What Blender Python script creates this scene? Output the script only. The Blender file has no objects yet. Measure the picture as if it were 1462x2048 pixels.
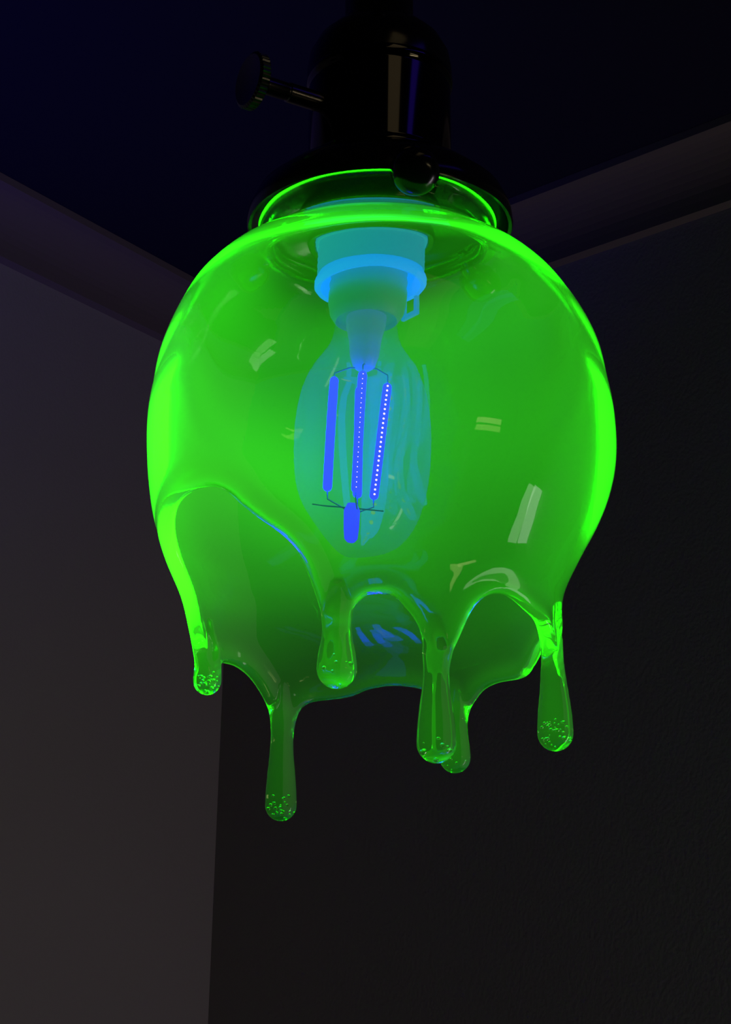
import bpy, bmesh, math
import numpy as np
from mathutils import Vector, Matrix

# ------------------------------------------------------------------ camera, world, lights, exposure
scene = bpy.context.scene
COL = scene.collection
ZC = 1.80                                    # height of the middle of the glass globe
PITCH = math.radians(16.5)
cam_data = bpy.data.cameras.new('camera')
cam_data.sensor_fit = 'VERTICAL'
cam_data.sensor_height = 24.0
cam_data.lens = 24.0 * 3400.0 / 2048.0
cam_data.clip_start = 0.02
cam = bpy.data.objects.new('camera', cam_data)
COL.objects.link(cam)
cam.location = (-0.0068, -0.721, ZC - 0.247)
ROLL = math.radians(1.1)                     # the phone was held a touch askew
cam.rotation_mode = 'QUATERNION'
cam.rotation_quaternion = (Matrix.Rotation(math.pi / 2 + PITCH, 4, 'X') @ Matrix.Rotation(ROLL, 4, 'Z')).to_quaternion()
scene.camera = cam

world = bpy.data.worlds.new('night')
scene.world = world
world.use_nodes = True
world.node_tree.nodes['Background'].inputs[0].default_value = (0.30, 0.30, 0.42, 1)
world.node_tree.nodes['Background'].inputs[1].default_value = 0.0004

scene.view_settings.view_transform = 'Standard'
scene.view_settings.look = 'None'
scene.view_settings.exposure = 0.0
scene.view_settings.gamma = 1.0
scene.view_settings.use_curve_mapping = False
scene.cycles.use_denoising = True
scene.cycles.max_bounces = 16
scene.cycles.transmission_bounces = 16
scene.cycles.glossy_bounces = 12
scene.cycles.transparent_max_bounces = 24
scene.cycles.sample_clamp_indirect = 8.0

def area_lamp(name, loc, target, size, color, power, shape='RECTANGLE', spread=180):
    l = bpy.data.lights.new(name, 'AREA')
    l.shape = shape
    l.size, l.size_y = size
    l.color = color
    l.energy = power
    l.spread = math.radians(spread)
    o = bpy.data.objects.new(name, l)
    COL.objects.link(o)
    o.location = loc
    o.rotation_euler = (Vector(target) - Vector(loc)).to_track_quat('-Z', 'Y').to_euler()
    return o

# unseen fill light added beside the right wall to brighten the left wall
area_lamp('left_wall_fill', (1.385, 0.035, 0.95), (-0.60, 0.95, 1.60), (0.24, 0.80), (1.0, 0.85, 0.96), 2.50)
# slim wall lamp behind on the right
area_lamp('slim_wall_lamp', (1.45, -1.17, 1.69), (0.0, 0.0, 1.75), (0.40, 0.07), (1.0, 0.80, 0.40), 0.04, spread=60)
# warm ceiling panel behind the photographer
area_lamp('ceiling_panel', (0.36, -0.98, 2.54), (0.36, -0.98, 1.0), (0.30, 0.90), (1.0, 0.75, 0.36), 0.17, spread=150)
# violet lights: an added one low on the left washing up wall and ceiling, one overhead on the right
area_lamp('bulb_spill_fill', (-0.95, -0.30, 1.35), (-0.62, 0.70, 2.5), (0.05, 0.5), (0.05, 0.0, 1.0), 0.50, spread=52)  # unseen, stands in for the bulb's violet spill on wall and ceiling
area_lamp('blacklight_strip', (0.78, -0.62, 2.54), (0.78, -0.62, 1.0), (0.10, 0.80), (0.10, 0.03, 1.0), 0.12, spread=150)

# ------------------------------------------------------------------ helpers
def new_mat(name):
    m = bpy.data.materials.new(name)
    m.use_nodes = True
    nt = m.node_tree
    nt.nodes.clear()
    out = nt.nodes.new('ShaderNodeOutputMaterial')
    return m, nt, out

def principled(name, color, rough=0.5, metal=0.0, bump=0.0, bscale=60.0, var=0.0, emit=None, emit_s=0.0, spec=0.5, vscale=4.0):
    m, nt, out = new_mat(name)
    p = nt.nodes.new('ShaderNodeBsdfPrincipled')
    p.inputs['Roughness'].default_value = rough
    p.inputs['Metallic'].default_value = metal
    p.inputs['Specular IOR Level'].default_value = spec
    tc = nt.nodes.new('ShaderNodeTexCoord')
    if var > 0:
        n = nt.nodes.new('ShaderNodeTexNoise')
        n.inputs['Scale'].default_value = vscale
        n.inputs['Detail'].default_value = 6
        nt.links.new(tc.outputs['Object'], n.inputs['Vector'])
        mx = nt.nodes.new('ShaderNodeMix')
        mx.data_type = 'RGBA'
        mx.inputs[6].default_value = tuple(c * (1 - var) for c in color) + (1,)
        mx.inputs[7].default_value = tuple(min(1, c * (1 + var)) for c in color) + (1,)
        nt.links.new(n.outputs['Fac'], mx.inputs[0])
        nt.links.new(mx.outputs[2], p.inputs['Base Color'])
    else:
        p.inputs['Base Color'].default_value = tuple(color) + (1,)
    if bump > 0:
        n2 = nt.nodes.new('ShaderNodeTexNoise')
        n2.inputs['Scale'].default_value = bscale
        n2.inputs['Detail'].default_value = 4
        nt.links.new(tc.outputs['Object'], n2.inputs['Vector'])
        b = nt.nodes.new('ShaderNodeBump')
        b.inputs['Strength'].default_value = bump
        b.inputs['Distance'].default_value = 0.002
        nt.links.new(n2.outputs['Fac'], b.inputs['Height'])
        nt.links.new(b.outputs['Normal'], p.inputs['Normal'])
    if emit:
        p.inputs['Emission Color'].default_value = tuple(emit) + (1,)
        p.inputs['Emission Strength'].default_value = emit_s
    nt.links.new(p.outputs[0], out.inputs['Surface'])
    return m

def emission(name, color, strength):
    m, nt, out = new_mat(name)
    e = nt.nodes.new('ShaderNodeEmission')
    e.inputs[0].default_value = tuple(color) + (1,)
    e.inputs[1].default_value = strength
    nt.links.new(e.outputs[0], out.inputs['Surface'])
    return m

def link_mesh(name, verts, faces, mats, parent=None, smooth=True, fmat=None):
    me = bpy.data.meshes.new(name)
    me.from_pydata([tuple(v) for v in verts], [], [tuple(f) for f in faces])
    me.validate()
    for m in (mats if isinstance(mats, (list, tuple)) else [mats]):
        me.materials.append(m)
    if smooth:
        me.polygons.foreach_set('use_smooth', [True] * len(me.polygons))
    if fmat is not None:
        me.polygons.foreach_set('material_index', fmat)
    me.update()
    o = bpy.data.objects.new(name, me)
    COL.objects.link(o)
    if parent:
        o.parent = parent
    return o

def structure(o):
    o['kind'] = 'structure'
    return o

class MB:
    """collects pieces of one mesh"""
    def __init__(self):
        self.v, self.f, self.m = [], [], []
    def add(self, verts, faces, mi=0):
        k = len(self.v)
        self.v += [tuple(p) for p in verts]
        self.f += [tuple(i + k for i in f) for f in faces]
        self.m += [mi] * len(faces)
    def lathe(self, prof, M=Matrix.Identity(4), seg=64, mi=0, wave=None):
        """prof: closed loop or open chain of (r, z); r=0 ends make poles"""
        verts, rows = [], []
        for r, z in prof:
            if r < 1e-7:
                rows.append([len(verts)]); verts.append(M @ Vector((0, 0, z)))
            else:
                row = []
                for i in range(seg):
                    a = 2 * math.pi * i / seg
                    rr = r + (wave(i, r, z) if wave else 0)
                    row.append(len(verts)); verts.append(M @ Vector((rr * math.cos(a), rr * math.sin(a), z)))
                rows.append(row)
        faces = []
        for A, B in zip(rows[:-1], rows[1:]):
            if len(A) == 1 and len(B) == 1:
                continue
            for i in range(seg):
                j = (i + 1) % seg
                if len(A) == 1:
                    faces.append((A[0], B[i], B[j]))
                elif len(B) == 1:
                    faces.append((A[i], B[0], A[j]))
                else:
                    faces.append((A[i], B[i], B[j], A[j]))
        self.add(verts, faces, mi)
    def tube(self, pts, r, seg=10, mi=0):
        pts = [Vector(p) for p in pts]
        rad = r if isinstance(r, (list, tuple)) else [r] * len(pts)
        verts, rows = [], []
        t0 = (pts[1] - pts[0]).normalized()
        n = t0.orthogonal().normalized()
        for i, p in enumerate(pts):
            t = (pts[min(i + 1, len(pts) - 1)] - pts[max(i - 1, 0)]).normalized()
            n = (n - t * n.dot(t)).normalized()
            b = t.cross(n)
            row = []
            for k in range(seg):
                a = 2 * math.pi * k / seg
                row.append(len(verts)); verts.append(p + (n * math.cos(a) + b * math.sin(a)) * rad[i])
            rows.append(row)
        faces = []
        for A, B in zip(rows[:-1], rows[1:]):
            for k in range(seg):
                j = (k + 1) % seg
                faces.append((A[k], A[j], B[j], B[k]))
        faces.append(tuple(reversed(rows[0]))); faces.append(tuple(rows[-1]))
        self.add(verts, faces, mi)
    def ball(self, c, r, mi=0, seg=8, rings=5):
        prof = [(r * math.sin(math.pi * i / rings), -r * math.cos(math.pi * i / rings)) for i in range(rings + 1)]
        prof[0] = (0, -r); prof[-1] = (0, r)
        self.lathe(prof, Matrix.Translation(Vector(c)), seg, mi)
    def box(self, M, sx, sy, sz, mi=0):
        v = [M @ Vector((x * sx / 2, y * sy / 2, z * sz / 2)) for x in (-1, 1) for y in (-1, 1) for z in (-1, 1)]
        f = [(0, 1, 3, 2), (4, 6, 7, 5), (0, 4, 5, 1), (2, 3, 7, 6), (0, 2, 6, 4), (1, 5, 7, 3)]
        self.add(v, f, mi)
    def build(self, name, mats, parent=None, smooth=True, auto=None):
        o = link_mesh(name, self.v, self.f, mats, parent, smooth, self.m)
        bm = bmesh.new(); bm.from_mesh(o.data)
        bmesh.ops.recalc_face_normals(bm, faces=bm.faces)
        if auto:
            for e in bm.edges:
                if len(e.link_faces) == 2 and e.calc_face_angle(0) > math.radians(auto):
                    e.smooth = False
        bm.to_mesh(o.data); bm.free()
        return o

# ------------------------------------------------------------------ the room
M_wall = principled('wall_paint', (0.50, 0.46, 0.45), rough=0.85, bump=0.25, bscale=220, var=0.04)
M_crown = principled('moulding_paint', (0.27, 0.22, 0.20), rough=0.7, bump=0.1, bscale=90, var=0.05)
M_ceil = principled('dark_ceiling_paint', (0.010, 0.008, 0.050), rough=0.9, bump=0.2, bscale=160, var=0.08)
M_floor = principled('dark_floor', (0.05, 0.04, 0.035), rough=0.6, var=0.2)

CEIL = 2.553
CORNER = Vector((-0.197, 1.583))
A1, A2 = math.radians(35.0), math.radians(46.6)
D1 = Vector((-math.sin(A1), -math.cos(A1)))         # left wall, running from the corner toward the viewer
D2 = Vector((math.sin(A2), -math.cos(A2)))          # right wall
N1 = Vector((math.cos(A1), -math.sin(A1)))          # into the room
N2 = Vector((-math.cos(A2), -math.sin(A2)))
L1, L2 = 4.2, 4.2
PROJ = 0.048                                         # how far the moulding stands out from the wall
# the moulding's front upper edges meet at CORNER; the walls lie behind it
MIT = (N1 + N2) / (1 + N1.dot(N2))
WC = CORNER - MIT * PROJ                            # corner of the wall planes

def slab(name, base, direction, outward, length, z0, z1, th, mat):
    d, o = direction, outward
    # extend behind the corner by th so the slabs close
    a = base - d * th; b = base + d * length
    v = [(p.x, p.y, z) for z in (z0, z1) for p in (a, b, b + o * th, a + o * th)]
    f = [(0, 1, 2, 3), (4, 7, 6, 5), (0, 4, 5, 1), (1, 5, 6, 2), (2, 6, 7, 3), (3, 7, 4, 0)]
    return structure(link_mesh(name, v, f, mat, smooth=False))

slab('wall_left', WC, D1, -N1, L1, 0, CEIL, 0.12, M_wall)
slab('wall_right', WC, D2, -N2, L2, 0, CEIL, 0.12, M_wall)
far1, far2 = WC + D1 * L1, WC + D2 * L2
poly = [WC - MIT * 0.15, far1 - N1 * 0.15, far1 + N1 * 3.2, far2 + N2 * 2.2 , far2 - N2 * 0.15]
def plate(name, pts, z0, z1, mat):
    n = len(pts)
    v = [(p.x, p.y, z) for z in (z0, z1) for p in pts]
    f = [tuple(range(n - 1, -1, -1)), tuple(range(n, 2 * n))] + [(i, (i + 1) % n, n + (i + 1) % n, n + i) for i in range(n)]
    return structure(link_mesh(name, v, f, mat, smooth=False))
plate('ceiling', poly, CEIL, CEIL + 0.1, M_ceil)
plate('floor', poly, -0.1, 0.0, M_floor)

# moulding profile: (out from wall, drop below ceiling)
prof = [(0, 0), (PROJ, 0), (PROJ, 0.010)]
for i in range(1, 9):
    t = i / 9
    prof.append((0.010 + (PROJ - 0.014) * (1 - math.sin(t * math.pi / 2)) , 0.012 + 0.060 * (1 - math.cos(t * math.pi / 2)) ** 0.8))
prof += [(0.010, 0.074), (0.010, 0.086), (0, 0.090)]
def moulding(name, d, n):
    v, f = [], []
    k = len(prof)
    for o, dz in prof:
        p = WC + MIT * o
        v.append((p.x, p.y, CEIL - dz - 0.0005))
    for o, dz in prof:
        p = WC + n * o + d * L1
        v.append((p.x, p.y, CEIL - dz - 0.0005))
    for i in range(k):
        j = (i + 1) % k
        f.append((i, j, k + j, k + i))
    f.append(tuple(range(k))); f.append(tuple(range(2 * k - 1, k - 1, -1)))
    o = link_mesh(name, v, f, M_crown, smooth=False)
    return structure(o)
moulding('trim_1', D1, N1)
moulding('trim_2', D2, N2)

# ------------------------------------------------------------------ the lamp
lamp = bpy.data.objects.new('pendant_lamp', None)
COL.objects.link(lamp)
lamp.location = (-0.0006, 0, ZC)
lamp.rotation_euler = (0, -ROLL, 0)           # hangs slightly off plumb
lamp.empty_display_size = 0.05
lamp['label'] = 'pendant lamp with a glowing green dripping glass shade and black holder'
lamp['category'] = 'lamp'

# --- materials
M_black = principled('black_metal', (0.006, 0.006, 0.008), rough=0.17, metal=0.0, spec=0.6)
M_chrome = principled('dark_plated_metal', (0.22, 0.21, 0.24), rough=0.22, metal=1.0)
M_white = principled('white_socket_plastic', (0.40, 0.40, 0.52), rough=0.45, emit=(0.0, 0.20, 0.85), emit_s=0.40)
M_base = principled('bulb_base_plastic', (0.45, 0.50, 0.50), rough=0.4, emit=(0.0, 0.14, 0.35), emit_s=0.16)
M_cord = principled('black_rod', (0.012, 0.012, 0.014), rough=0.4)

def uranium_glass():
    """clear green glass; its body fluoresces where the ultraviolet of the bulb reaches it
    (filaments shine sideways, strength falls with the square of the distance from a shifted centre)"""
    m, nt, out = new_mat('green_fluorescent_glass')
    N, L = nt.nodes.new, nt.links.new
    g = N('ShaderNodeBsdfGlass')
    g.inputs['IOR'].default_value = 1.33
    g.inputs['Roughness'].default_value = 0.0
    g.inputs['Color'].default_value = (0.97, 1.0, 0.97, 1)
    L(g.outputs[0], out.inputs['Surface'])
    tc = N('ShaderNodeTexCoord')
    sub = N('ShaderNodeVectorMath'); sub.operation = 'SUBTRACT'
    sub.inputs[1].default_value = GLOW_C
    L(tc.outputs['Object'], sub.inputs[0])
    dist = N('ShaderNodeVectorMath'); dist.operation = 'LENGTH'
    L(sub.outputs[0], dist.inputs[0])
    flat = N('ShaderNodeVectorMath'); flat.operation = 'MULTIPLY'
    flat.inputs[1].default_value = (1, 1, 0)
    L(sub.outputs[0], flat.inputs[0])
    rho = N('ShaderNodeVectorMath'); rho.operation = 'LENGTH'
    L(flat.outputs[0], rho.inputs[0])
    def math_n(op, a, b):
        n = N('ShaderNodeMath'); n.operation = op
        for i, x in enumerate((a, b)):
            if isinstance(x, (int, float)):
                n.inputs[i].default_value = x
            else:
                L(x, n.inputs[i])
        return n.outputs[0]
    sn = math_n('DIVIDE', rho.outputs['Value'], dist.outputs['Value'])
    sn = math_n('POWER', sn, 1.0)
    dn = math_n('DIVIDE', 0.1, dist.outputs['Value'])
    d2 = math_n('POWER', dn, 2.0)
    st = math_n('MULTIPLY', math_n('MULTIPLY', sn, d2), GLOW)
    # the socket's shade on the glass neck, put in as weaker emission
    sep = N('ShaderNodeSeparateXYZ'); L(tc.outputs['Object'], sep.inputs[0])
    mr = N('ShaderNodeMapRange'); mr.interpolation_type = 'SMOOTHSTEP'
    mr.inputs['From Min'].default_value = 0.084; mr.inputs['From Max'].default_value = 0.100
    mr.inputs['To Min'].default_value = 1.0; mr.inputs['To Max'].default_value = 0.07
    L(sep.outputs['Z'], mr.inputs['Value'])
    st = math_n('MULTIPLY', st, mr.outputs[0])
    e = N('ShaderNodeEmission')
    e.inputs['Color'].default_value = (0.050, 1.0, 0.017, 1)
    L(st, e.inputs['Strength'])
    ab = N('ShaderNodeVolumeAbsorption')          # the glass itself is tinted green
    ab.inputs['Color'].default_value = (0.40, 0.88, 0.10, 1)
    ab.inputs['Density'].default_value = 40.0
    add = N('ShaderNodeAddShader')
    L(e.outputs[0], add.inputs[0]); L(ab.outputs[0], add.inputs[1])
    L(add.outputs[0], out.inputs['Volume'])
    return m
GLOW_C = (-0.018, 0.030, 0.013)  # glow centre, shifted off the bulb so left and back glass emit more
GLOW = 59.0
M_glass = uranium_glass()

# --- glass shade as a signed distance field, meshed with surface nets
ZK = np.array([-.30, -.115, -.10, -.085, -.07, -.055, -.04, -.02, 0, .02, .04, .055, .07, .08, .0870, .0920, .0970, .1020, .1060, .125])
RK = np.array([.0795, .0795, .0796, .0802, .0828, .0893, .0962, .1014, .1029, .1013, .0974, .0912, .0814, .0706, .0600, .0535, .0515, .0530, .0548, .0550]) - 0.0014
def spline(xk, yk, x):
    m = np.gradient(yk, xk)
    i = np.clip(np.searchsorted(xk, x) - 1, 0, len(xk) - 2)
    h = xk[i + 1] - xk[i]
    t = (x - xk[i]) / h
    return (2*t**3 - 3*t**2 + 1) * yk[i] + (t**3 - 2*t**2 + t) * h * m[i] + (-2*t**3 + 3*t**2) * yk[i+1] + (t**3 - t**2) * h * m[i+1]
zt = np.linspace(-0.2, 0.125, 1301)
rt = spline(ZK, RK, zt)
kern = np.hanning(25); kern /= kern.sum()
rt = np.convolve(np.pad(rt, 12, mode='edge'), kern, 'valid')
drt = np.gradient(rt, zt)
xst = np.interp(zt, [-.2, -.1, -.05, -.02, .04, .08, .1], [-.0035, -.0035, -.003, 0, 0, -.0022, -.001])
xst = np.convolve(np.pad(xst, 60, mode='edge'), np.ones(121) / 121, 'valid')

# hem of the glass: (degrees round the axis, 0 = toward the viewer, + = right; height)
HEM = [(-178.3,-.0985),(-172.3,-.1018),(-165,-.1036),(-159,-.1052),(-155,-.1085),(-152.4,-.1150),(-150.6,-.124),
 (-149.6,-.134),(-147.7,-.138),(-145.8,-.134),(-145.0,-.1245),(-143.6,-.1144),(-139.9,-.1053),(-134.6,-.0975),
 (-128.9,-.0937),(-123.6,-.0930),(-118,-.0940),(-115.5,-.0985),(-114,-.104),(-110,-.106),(-106,-.104),(-103,-.0965),(-99,-.0860),(-92,-.0700),
 (-82,-.0540),(-70,-.0445),(-58,-.0410),(-46.4,-.0419),(-40.4,-.0459),(-37.1,-.0512),(-32.3,-.0578),(-27.5,-.0634),(-23.7,-.0692),
 (-20.7,-.0762),(-18.4,-.0848),(-16.4,-.0929),(-15.2,-.0984),(-13.9,-.1055),(-12.6,-.111),(-10.9,-.1125),(-9.2,-.111),
 (-8.1,-.1055),(-7.3,-.0988),(-6.9,-.0970),(-5.6,-.0938),(-2.4,-.0905),(1.9,-.0897),(5.5,-.0908),(8.7,-.0952),(12,-.1011),
 (14.0,-.1095),(15.1,-.1190),(16.0,-.129),(17.6,-.133),(19.2,-.129),(20.4,-.1200),(22.1,-.1125),
 (24.7,-.1051),(27.8,-.0963),(30.8,-.0906),(35.5,-.0865),(41.3,-.0853),(46.2,-.0866),(52,-.0891),(60.4,-.0924),(65,-.0989),
 (68,-.107),(70,-.116),(72,-.119),(74,-.116),(76,-.107),(79,-.099),(84,-.0900),(92,-.0862),(100,-.0868),
 (107.5,-.0892),(114.7,-.0962),(120.2,-.1001),(131.8,-.0997),(138.6,-.1017),(142.7,-.1065),(145.2,-.1115),(146.8,-.1170),(148.4,-.1235),
 (150.6,-.126),(152.8,-.1235),(154.4,-.117),(156.6,-.108),(161,-.0998),(168.7,-.0968),(175.2,-.0966)]
UR = 0.082
def smooth_closed(pts, sub=5):
    P = [np.array((math.radians(a) * UR, z)) for a, z in pts]
    per = np.array((2 * math.pi * UR, 0))
    n = len(P); outp = []
    def g(i):
        return P[i % n] + per * (i // n)
    for i in range(n):
        a, b, c, d = g(i - 1), g(i), g(i + 1), g(i + 2)
        for k in range(sub):
            t = k / sub
            outp.append(0.5 * ((2*b) + (c - a) * t + (2*a - 5*b + 4*c - d) * t*t + (3*b - a - 3*c + d) * t**3))
    return np.array(outp)
hem = smooth_closed(HEM)
per = 2 * math.pi * UR
hem3 = np.concatenate([hem + [-per, 0], hem, hem + [per, 0]])
GU, GZ = 0.0007, 0.0007
ug = np.arange(-math.pi * UR - 3 * GU, math.pi * UR + 3 * GU, GU)
zg = np.arange(-0.180, -0.010, GZ)
def hem_map():
    U, Z = np.meshgrid(ug, zg, indexing='ij')
    P = np.stack([U.ravel(), Z.ravel()], 1).astype(np.float32)
    a = hem3[:-1].astype(np.float32); b = hem3[1:].astype(np.float32)
    best = np.full(len(P), 1e9, np.float32)
    cross = np.zeros(len(P), np.int32)
    for (ax, az), (bx, bz) in zip(a, b):
        if max(ax, bx) < ug[0] - 0.03 or min(ax, bx) > ug[-1] + 0.03:
            continue
        dx, dz = bx - ax, bz - az
        px, pz = P[:, 0] - ax, P[:, 1] - az
        t = np.clip((px * dx + pz * dz) / (dx * dx + dz * dz + 1e-12), 0, 1)
        d = (px - t * dx) ** 2 + (pz - t * dz) ** 2
        np.minimum(best, d, out=best)
        # count hem crossings straight above each point
        lo, hi = (ax, bx) if ax < bx else (bx, ax)
        w = (P[:, 0] >= lo) & (P[:, 0] < hi)
        if w.any():
            zc = az + (P[w, 0] - ax) / (dx + 1e-12) * dz
            cross[np.where(w)[0][zc > P[w, 1]]] += 1
    D = np.sqrt(best)
    D = np.where(cross % 2 == 0, -D, D)      # nothing of the hem above -> inside the glass
    return D.reshape(U.shape)
DM = hem_map()

# drips: degrees, height of the drop's centre, drop radius, neck radius, height where it leaves the hem
DRIPS = [(-147.7, -.1542, .0072, .0046, -.112), (-110.0, -.1040, .0062, .0056, -.090), (-10.9, -.1190, .0078, .0052, -.098),
         (17.2, -.1475, .0076, .0046, -.112), (72.0, -.1355, .0074, .0042, -.096), (150.6, -.1320, .0072, .0050, -.108)]
def sdf(P):
    x, y, z = P[:, 0], P[:, 1], P[:, 2]
    xs = np.interp(z, zt, xst)
    x = x - xs
    rho = np.sqrt(x * x + y * y)
    phi = np.arctan2(x, -y)
    r = np.interp(z, zt, rt); dr = np.interp(z, zt, drt)
    q = (rho - r) / np.sqrt(1 + dr * dr)
    # hand-blown unevenness
    wob = 0.00022 * np.sin(3 * phi + 38 * z + 0.6) + 0.00018 * np.sin(5 * phi - 61 * z + 2.0) + 0.00010 * np.sin(11 * phi + 90 * z)
    q = q + wob
    # distance to the hem in the unrolled wall
    fu = np.clip((phi * UR - ug[0]) / GU, 0, len(ug) - 1.001); fz = np.clip((z - zg[0]) / GZ, 0, len(zg) - 1.001)
    iu = fu.astype(int); iz = fz.astype(int); tu = fu - iu; tz = fz - iz
    D = (DM[iu, iz] * (1 - tu) + DM[iu + 1, iz] * tu) * (1 - tz) + (DM[iu, iz + 1] * (1 - tu) + DM[iu + 1, iz + 1] * tu) * tz
    h = 0.00150 + 0.00024 * np.sin(2 * phi + 25 * z + 1.0) + 0.00016 * np.sin(4 * phi - 47 * z)
    h = h + 0.0016 * np.sin(phi) ** 8 * np.exp(-((z - 0.002) / 0.050) ** 2) * (1 + 0.22 * np.sin(9 * np.abs(phi) + 210 * z) * np.clip((z - 0.005) / 0.02, 0, 1)) + 0.0007 * np.exp(-((z - 0.078) / 0.012) ** 2)
    h = h + 0.0018 * np.exp(-(D / 0.0075) ** 2)
    h = h + 0.0006 * np.exp(-((z - 0.104) / 0.004) ** 2)
    Dt = np.maximum(D, z - 0.1065)           # lip at the top of the neck
    f = np.sqrt(np.maximum(Dt + h, 0) ** 2 + q * q) - h
    for deg, zb, rb, rn, z1 in DRIPS:
        a = math.radians(deg); R0 = 0.0785
        cx, cy = R0 * math.sin(a), -R0 * math.cos(a)
        da = np.sqrt((x - cx) ** 2 + (y - cy) ** 2)
        t = np.clip((z - zb) / (z1 - zb), 0, 1)
        s = t * t * (3 - 2 * t)
        Rz = rb + (rn - rb) * np.minimum(1, s * 1.15)
        fade = np.clip((z - z1) / 0.014, 0, 1)
        Rz = Rz * (1 - fade)
        d = np.where(z > zb, (da - Rz) * 0.93, np.sqrt(da ** 2 + (z - zb) ** 2) - rb)
        d = np.where(z > z1 + 0.014, 0.02, d)
        k = 0.0035
        hh = np.clip(0.5 + 0.5 * (d - f) / k, 0, 1)
        f = d * (1 - hh) + f * hh - k * hh * (1 - hh)
    return f

def surface_nets(vox=0.00125):
    xs = np.arange(-0.110, 0.110, vox); zs = np.arange(-0.168, 0.114, vox)
    nx, nz = len(xs), len(zs)
    F = np.full((nx, nx, nz), 1.0, np.float32)
    X, Y = np.meshgrid(xs, xs, indexing='ij')
    RHO = np.hypot(X, Y)
    for k, z in enumerate(zs):
        r = np.interp(z, zt, rt); s = math.sqrt(1 + np.interp(z, zt, drt) ** 2)
        w = np.abs(RHO - r) < max(0.015, 0.008 * s)
        P = np.stack([X[w], Y[w], np.full(w.sum(), z)], 1)
        F[:, :, k][w] = sdf(P)
    S = F < 0
    c = np.zeros((nx - 1, nx - 1, nz - 1), np.int8)
    for i in (0, 1):
        for j in (0, 1):
            for k in (0, 1):
                c += S[i:nx - 1 + i, j:nx - 1 + j, k:nz - 1 + k]
    act = (c > 0) & (c < 8)
    I, J, K = np.where(act)
    idx = np.full(act.shape, -1, np.int64); idx[act] = np.arange(len(I))
    acc = np.zeros((len(I), 3)); cnt = np.zeros(len(I))
    cor = [(i, j, k) for i in (0, 1) for j in (0, 1) for k in (0, 1)]
    for a in cor:
        for ax in range(3):
            if a[ax]:
                continue
            b = list(a); b[ax] = 1
            fa = F[I + a[0], J + a[1], K + a[2]]; fb = F[I + b[0], J + b[1], K + b[2]]
            m = (fa < 0) != (fb < 0)
            t = np.where(m, fa / np.where(fa == fb, 1, fa - fb), 0)
            p = np.tile(np.array(a, float), (len(I), 1)); p[:, ax] += t
            acc[m] += p[m]; cnt[m] += 1
    V = acc / cnt[:, None] + np.stack([I, J, K], 1)
    V = V * vox + np.array([xs[0], xs[0], zs[0]])
    quads = []
    for ax in range(3):
        o1, o2 = [(1, 2), (2, 0), (0, 1)][ax]
        sl = [slice(None)] * 3; sh = [slice(None)] * 3
        sl[ax] = slice(0, -1); sh[ax] = slice(1, None)
        A, B = S[tuple(sl)], S[tuple(sh)]
        e = np.stack(np.where(A != B), 1)
        ok = (e[:, o1] > 0) & (e[:, o2] > 0) & (e[:, o1] < act.shape[o1]) & (e[:, o2] < act.shape[o2])
        e = e[ok]
        inside = A[e[:, 0], e[:, 1], e[:, 2]]
        def cell(d1, d2):
            q = e.copy(); q[:, o1] -= d1; q[:, o2] -= d2
            return idx[q[:, 0], q[:, 1], q[:, 2]]
        Q = np.stack([cell(1, 1), cell(0, 1), cell(0, 0), cell(1, 0)], 1)
        Q = np.where(inside[:, None], Q, Q[:, ::-1])
        quads.append(Q)
    Q = np.concatenate(quads)
    # pull every vertex onto the exact surface
    for it in range(3):
        f0 = sdf(V); e = 2e-4
        g = np.stack([(sdf(V + d) - sdf(V - d)) / (2 * e) for d in np.eye(3) * e], 1)
        gn = np.sum(g * g, 1)
        step = np.clip(f0 / np.maximum(gn, 0.25), -0.0005, 0.0005)
        V = V - g * step[:, None] * 0.9
    return V, Q

V, Q = surface_nets()
# air bubbles trapped in the lower drops (closed little cavities of the same glass)
rng = np.random.default_rng(5)
def bubble(c, r, seg=10, rings=6):
    v = []
    for i in range(rings + 1):
        t = math.pi * i / rings
        for k in range(seg):
            a = 2 * math.pi * k / seg
            v.append((c[0] + r * max(math.sin(t), 0.02) * math.cos(a), c[1] + r * max(math.sin(t), 0.02) * math.sin(a), c[2] + 0.85 * r * math.cos(t)))
    q = []
    for i in range(rings):
        for k in range(seg):
            j = (k + 1) % seg
            q.append((i * seg + k, i * seg + j, (i + 1) * seg + j, (i + 1) * seg + k))
    return np.array(v), np.array(q)
for (deg, zb, rb, rn, z1), nb in zip(DRIPS, (26, 30, 8, 7, 34, 7)):
    a = math.radians(deg)
    c0 = np.array([0.0785 * math.sin(a) - 0.0035, -0.0785 * math.cos(a), zb])
    done = []
    for _ in range(400):
        if len(done) >= nb:
            break
        r = rng.uniform(0.00028, 0.00085)
        d = rng.normal(size=3); d /= np.linalg.norm(d)
        p = d * (rb - r - 0.0008) * rng.uniform(0.15, 1.0) ** 0.5
        if any(np.linalg.norm(p - q0) < r + r0 + 0.0002 for q0, r0 in done):
            continue
        done.append((p, r))
        v, q = bubble(c0 + p, r)
        Q = np.concatenate([Q, q + len(V)]); V = np.concatenate([V, v])
me = bpy.data.meshes.new('glass_shade')
me.vertices.add(len(V)); me.vertices.foreach_set('co', V.astype(np.float32).ravel())
me.loops.add(Q.size); me.loops.foreach_set('vertex_index', Q.astype(np.int32).ravel())
me.polygons.add(len(Q)); me.polygons.foreach_set('loop_start', np.arange(0, Q.size, 4, dtype=np.int32))
me.polygons.foreach_set('use_smooth', np.ones(len(Q), bool))
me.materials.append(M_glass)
me.update(); me.validate()
shade = bpy.data.objects.new('glass_shade', me)
COL.objects.link(shade); shade.parent = lamp
shade['label'] = 'glowing green glass globe shade with melting drips'

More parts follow.
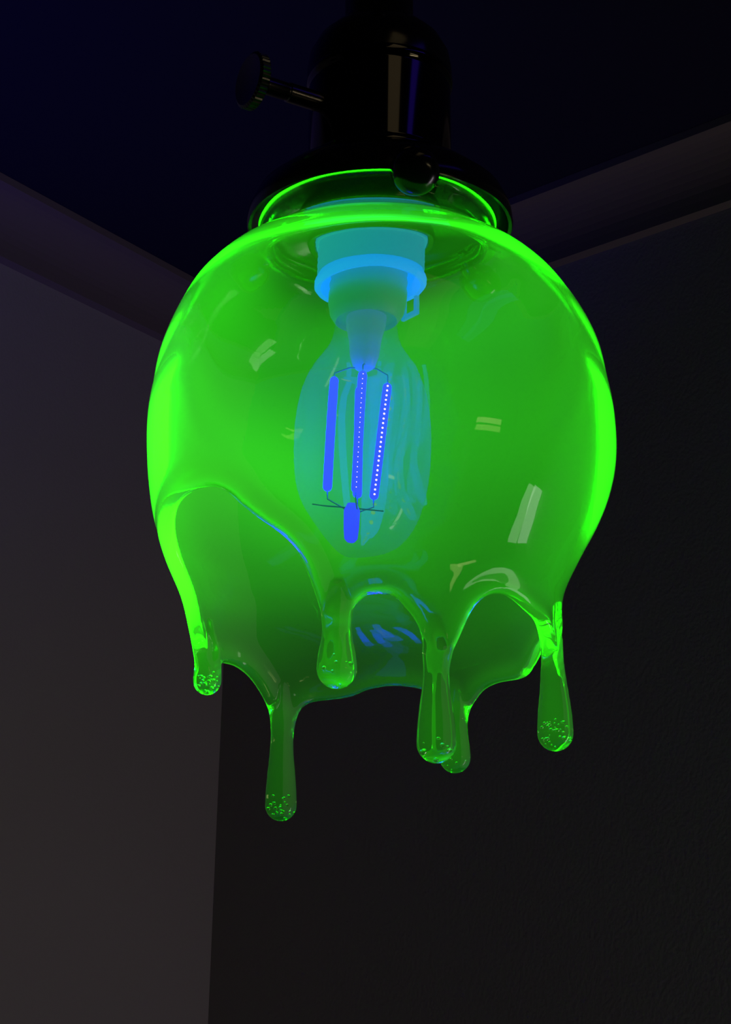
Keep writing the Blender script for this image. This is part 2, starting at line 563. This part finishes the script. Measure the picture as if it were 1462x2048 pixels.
# --- black holder, body, cap, stem
mb = MB()
mb.lathe([(0.0330, 0.1330), (0.0390, 0.1300), (0.0500, 0.1240), (0.0580, 0.1170), (0.0612, 0.1100), (0.0618, 0.1045), (0.0612, 0.1030),
          (0.0596, 0.1035), (0.0590, 0.1090), (0.0560, 0.1155), (0.0480, 0.1215), (0.0370, 0.1270), (0.0270, 0.1290), (0.0270, 0.1330), (0.0330, 0.1330)], seg=96)
holder = mb.build('shade_holder', M_black, lamp, auto=60)
mb = MB()
mb.lathe([(0, 0.1300), (0.0330, 0.1300), (0.0346, 0.1315), (0.0346, 0.1345), (0.0338, 0.1355), (0.0338, 0.1362), (0.0338, 0.1752), (0.0338, 0.1760), (0.0346, 0.1770), (0.0350, 0.1790), (0.0346, 0.1812), (0, 0.1812)], seg=96)
body = mb.build('socket_shell', principled('black_polished_metal', (0.085, 0.082, 0.085), rough=0.07, metal=1.0), lamp, auto=50)
mb = MB()
mb.lathe([(0, 0.1810), (0.0346, 0.1813), (0.0346, 0.1860), (0.0335, 0.1930), (0.0300, 0.2000), (0.0240, 0.2060), (0.0180, 0.2095), (0.0165, 0.2120), (0.0165, 0.2300), (0.0150, 0.2330), (0, 0.2330)], seg=96)
cap = mb.build('cap', M_black, lamp, auto=50)
mb = MB()
mb.lathe([(0, 0.2320), (0.0062, 0.2320), (0.0062, CEIL - ZC - 0.020), (0, CEIL - ZC - 0.020)], seg=24)
rod = mb.build('rod', M_cord, lamp, auto=50)
mb = MB()
mb.lathe([(0, CEIL - ZC - 0.024), (0.012, CEIL - ZC - 0.024), (0.050, CEIL - ZC - 0.016), (0.060, CEIL - ZC - 0.006), (0.060, CEIL - ZC - 0.0005), (0, CEIL - ZC - 0.0005)], seg=64)
mb.build('ceiling_canopy', M_black, lamp, auto=50)

def radial(deg, r, z, tilt=0.0):
    """matrix whose +Z points outward from the lamp axis at that bearing"""
    a = math.radians(deg)
    out = Vector((math.sin(a), -math.cos(a), 0))
    out = (out * math.cos(tilt) + Vector((0, 0, 1)) * math.sin(tilt)).normalized()
    q = out.to_track_quat('Z', 'Y')
    return Matrix.Translation(Vector((math.sin(a) * r, -math.cos(a) * r, z))) @ q.to_matrix().to_4x4()

# --- thumbscrews that clamp the glass
for deg in (11.5, 131.5, -108.5):
    mb = MB()
    M = radial(deg, 0.0535, 0.1092, math.radians(-35))
    mb.lathe([(0, 0), (0.0024, 0), (0.0024, 0.0085), (0.0055, 0.0085), (0.0058, 0.0095), (0.0058, 0.0115), (0.0085, 0.0125), (0.0100, 0.0150), (0.0104, 0.0210), (0.0098, 0.0245), (0.0078, 0.0268), (0.0045, 0.0280), (0, 0.0284)], M, 48)
    mb.build('thumbscrew', M_black, lamp, auto=50)

# --- turn switch on the side of the body
mb = MB()
M = radial(-58, 0.031, 0.1600)
mb.lathe([(0, 0), (0.0046, 0), (0.0046, 0.0190), (0.0040, 0.0195), (0.0040, 0.0205), (0.0042, 0.0210), (0.0042, 0.0360), (0, 0.0360)], M, 32)
stem = mb.build('switch_shaft', M_chrome, lamp, auto=40)
mb = MB()
seg = 120
def knurl(i, r, z):
    return -0.00065 if (i % 3 == 0) and r > 0.0125 else 0.0
M = radial(-58, 0.0655, 0.1600)
mb.lathe([(0, 0), (0.0118, 0), (0.0132, 0.0008), (0.0132, 0.0046), (0.0118, 0.0056), (0.0060, 0.0050), (0, 0.0048)], M, seg, wave=knurl)
knob = mb.build('switch_knob', principled('knurled_black_knob', (0.16, 0.16, 0.18), rough=0.3, metal=1.0), lamp, auto=30)

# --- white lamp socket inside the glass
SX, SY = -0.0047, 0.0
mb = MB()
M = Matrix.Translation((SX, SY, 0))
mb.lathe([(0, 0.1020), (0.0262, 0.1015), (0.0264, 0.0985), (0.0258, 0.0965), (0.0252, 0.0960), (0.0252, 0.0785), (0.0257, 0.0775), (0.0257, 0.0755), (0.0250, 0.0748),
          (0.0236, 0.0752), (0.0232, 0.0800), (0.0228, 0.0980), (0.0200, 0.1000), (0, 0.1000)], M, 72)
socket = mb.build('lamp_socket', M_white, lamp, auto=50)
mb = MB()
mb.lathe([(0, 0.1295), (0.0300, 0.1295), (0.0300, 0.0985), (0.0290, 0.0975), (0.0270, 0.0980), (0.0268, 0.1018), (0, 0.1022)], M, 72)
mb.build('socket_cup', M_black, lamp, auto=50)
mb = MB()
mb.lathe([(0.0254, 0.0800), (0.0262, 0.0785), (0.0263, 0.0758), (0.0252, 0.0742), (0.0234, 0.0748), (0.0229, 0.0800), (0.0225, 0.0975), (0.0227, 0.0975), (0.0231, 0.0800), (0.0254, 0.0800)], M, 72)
mb.build('socket_rim', principled('uv_bright_rim', (0.30, 0.36, 0.55), rough=0.4, emit=(0.0, 0.16, 1.0), emit_s=0.85), socket, auto=60)  # direct ultraviolet on rim and inner wall is put in as stronger emission
socket['label'] = 'white plastic lamp socket glowing blue'
mb = MB()
Mt = Matrix.Translation((SX, SY, 0)) @ Matrix.Rotation(math.radians(38), 4, 'Z')
for s in (-1, 1):
    mb.box(Mt @ Matrix.Translation((0.0246, s * 0.0045, 0.0705)), 0.0016, 0.0022, 0.0110)
mb.box(Mt @ Matrix.Translation((0.0246, 0, 0.0660)), 0.0016, 0.0112, 0.0022)
mb.build('socket_clip', M_white, socket, smooth=False)

# --- filament bulb, leaning a little
BT = Matrix.Translation((SX - 0.0008, 0, 0.078)) @ Matrix.Rotation(math.radians(1.6), 4, 'Y') @ Matrix.Translation((0, 0, -0.078))
def thin_glass():
    m, nt, out = new_mat('clear_bulb_glass')
    N, L = nt.nodes.new, nt.links.new
    t = N('ShaderNodeBsdfTransparent'); t.inputs[0].default_value = (0.97, 0.97, 1.0, 1)
    tr = N('ShaderNodeBsdfTranslucent'); tr.inputs[0].default_value = (0.6, 0.7, 1.0, 1)
    g = N('ShaderNodeBsdfGlossy'); g.inputs['Roughness'].default_value = 0.02
    m1 = N('ShaderNodeMixShader'); m1.inputs[0].default_value = 0.10
    m2 = N('ShaderNodeMixShader'); m2.inputs[0].default_value = 0.035
    L(t.outputs[0], m1.inputs[1]); L(tr.outputs[0], m1.inputs[2])
    L(m1.outputs[0], m2.inputs[1]); L(g.outputs[0], m2.inputs[2])
    L(m2.outputs[0], out.inputs['Surface'])
    return m
M_bulb = thin_glass()
env = [(0.0140, 0.0600), (0.0146, 0.0520), (0.0165, 0.0450), (0.0205, 0.0385), (0.0250, 0.0310), (0.0283, 0.0210), (0.0300, 0.0090), (0.0303, -0.0020),
       (0.0298, -0.0140), (0.0280, -0.0260), (0.0245, -0.0370), (0.0190, -0.0455), (0.0120, -0.0510), (0.0055, -0.0532), (0, -0.0536)]
def dense(pts, n=4):
    P = [np.array(p) for p in pts]; o = []
    for i in range(len(P) - 1):
        a, b, c, d = P[max(i-1, 0)], P[i], P[i+1], P[min(i+2, len(P)-1)]
        for k in range(n):
            t = k / n
            o.append(tuple(0.5 * (2*b + (c-a)*t + (2*a-5*b+4*c-d)*t*t + (3*b-a-3*c+d)*t**3)))
    o.append(tuple(P[-1]))
    return [(max(r, 0.0), z) for r, z in o]
mb = MB()
mb.lathe(dense(env), BT, 72)
bulb = mb.build('light_bulb', M_bulb, lamp)
bulb['label'] = 'clear filament bulb with violet glowing filaments'
mb = MB()
mb.lathe([(0, 0.0960), (0.0150, 0.0960), (0.0172, 0.0930), (0.0180, 0.0860), (0.0174, 0.0840), (0.0182, 0.0815), (0.0176, 0.0790), (0.0184, 0.0765), (0.0178, 0.0740),
          (0.0184, 0.0715), (0.0182, 0.0660), (0.0172, 0.0610), (0.0150, 0.0575), (0.0142, 0.0570), (0.0136, 0.0590), (0, 0.0592)], BT, 64)
mb.build('bulb_base', M_base, bulb, auto=60)
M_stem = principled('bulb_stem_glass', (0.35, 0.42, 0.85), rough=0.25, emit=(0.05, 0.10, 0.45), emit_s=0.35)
mb = MB()
mb.lathe([(0, 0.0600), (0.0095, 0.0600), (0.0090, 0.0540), (0.0075, 0.0480), (0.0066, 0.0400), (0.0050, 0.0350), (0.0030, 0.0335), (0, 0.0332)], BT, 32)
mb.build('stem', M_stem, bulb, auto=60)

# filaments: top and bottom points, side on which the chips sit, chip radius
FIL = [((-0.0200, -0.0010, 0.0300), (-0.0236, 0.0010, -0.0230), (-0.6, 0.9), 0.0, 24),
       ((-0.0073, -0.0105, 0.0290), (-0.0112, -0.0090, -0.0265), (0.10, -1.0), 0.00021, 24),
       ((0.0040, 0.0020, 0.0280), (-0.0034, 0.0010, -0.0265), (0.10, -1.0), 0.00046, 24),
       ((-0.0085, 0.0120, 0.0300), (-0.0105, 0.0100, -0.0230), (0.3, 1.0), 0.0004, 24)]
M_fil = emission('violet_filament', (0.0042, 0.0, 1.0), 11.0)
M_chip = emission('led_chip', (1.0, 0.55, 0.95), 3.0)
for top, bot, side, cr, n in FIL:
    mb = MB()
    a, b = Vector(top), Vector(bot)
    ax = (b - a).normalized()
    R = 0.0020
    pts, rad = [], []
    for i in range(5):
        t = i / 4 * math.pi / 2
        pts.append(a + ax * (R * (1 - math.cos(t)))); rad.append(max(R * math.sin(t), 1e-4))
    for i in range(1, 12):
        pts.append(a + (b - a) * (i / 12)); rad.append(R)
    for i in range(4, -1, -1):
        t = i / 4 * math.pi / 2
        pts.append(b - ax * (R * (1 - math.cos(t)))); rad.append(max(R * math.sin(t), 1e-4))
    mb.tube(pts, rad, 14, 0)
    if cr > 0:
        s = Vector((side[0], side[1], 0)); s = (s - ax * s.dot(ax)).normalized()
        for i in range(n):
            p = a + (b - a) * ((i + 0.9) / (n + 0.8)) + s * (R * 0.97)
            mb.ball(p, cr, 1, 8, 4)
    mb.build('filament', [M_fil, M_chip], bulb)
# support wires and the lower hub that gathers them
M_wire = principled('support_wire', (0.25, 0.25, 0.32), rough=0.35, metal=1.0)
for top, bot, *_ in FIL:
    mb = MB()
    mb.tube([(-0.0060, 0, 0.0345), ((top[0] - 0.006) / 2, top[1] / 2, 0.0345), (top[0], top[1], 0.0318), top], 0.00032, 6)
    mb.build('support_wire', M_wire, bulb)
    mb = MB()
    mb.tube([bot, (bot[0], bot[1], bot[2] - 0.0035), (-0.0105 + (bot[0] + 0.0105) * 0.35, bot[1] * 0.35, -0.0318), (-0.0105, 0, -0.0330)], 0.00032, 6)
    mb.build('support_wire', M_wire, bulb)
mb = MB()
mb.tube([(-0.0305, -0.001, -0.0300), (-0.0105, 0.0, -0.0310), (0.0010, 0.001, -0.0318)], 0.00030, 6)
mb.build('cross_wire', principled('dark_wire', (0.03, 0.03, 0.04), rough=0.4), bulb)
mb = MB()
mb.lathe([(0, -0.0285), (0.0022, -0.0290), (0.0036, -0.0320), (0.0034, -0.0400), (0.0030, -0.0450), (0.0018, -0.0465), (0, -0.0468)],
         Matrix.Translation((-0.0112, 0, 0)) @ Matrix.Rotation(math.radians(3), 4, 'Y'), 20)
mb.build('hub', emission('violet_hub_glow', (0.030, 0.0, 1.0), 1.3), bulb)  # filament light on the post is put in as emission
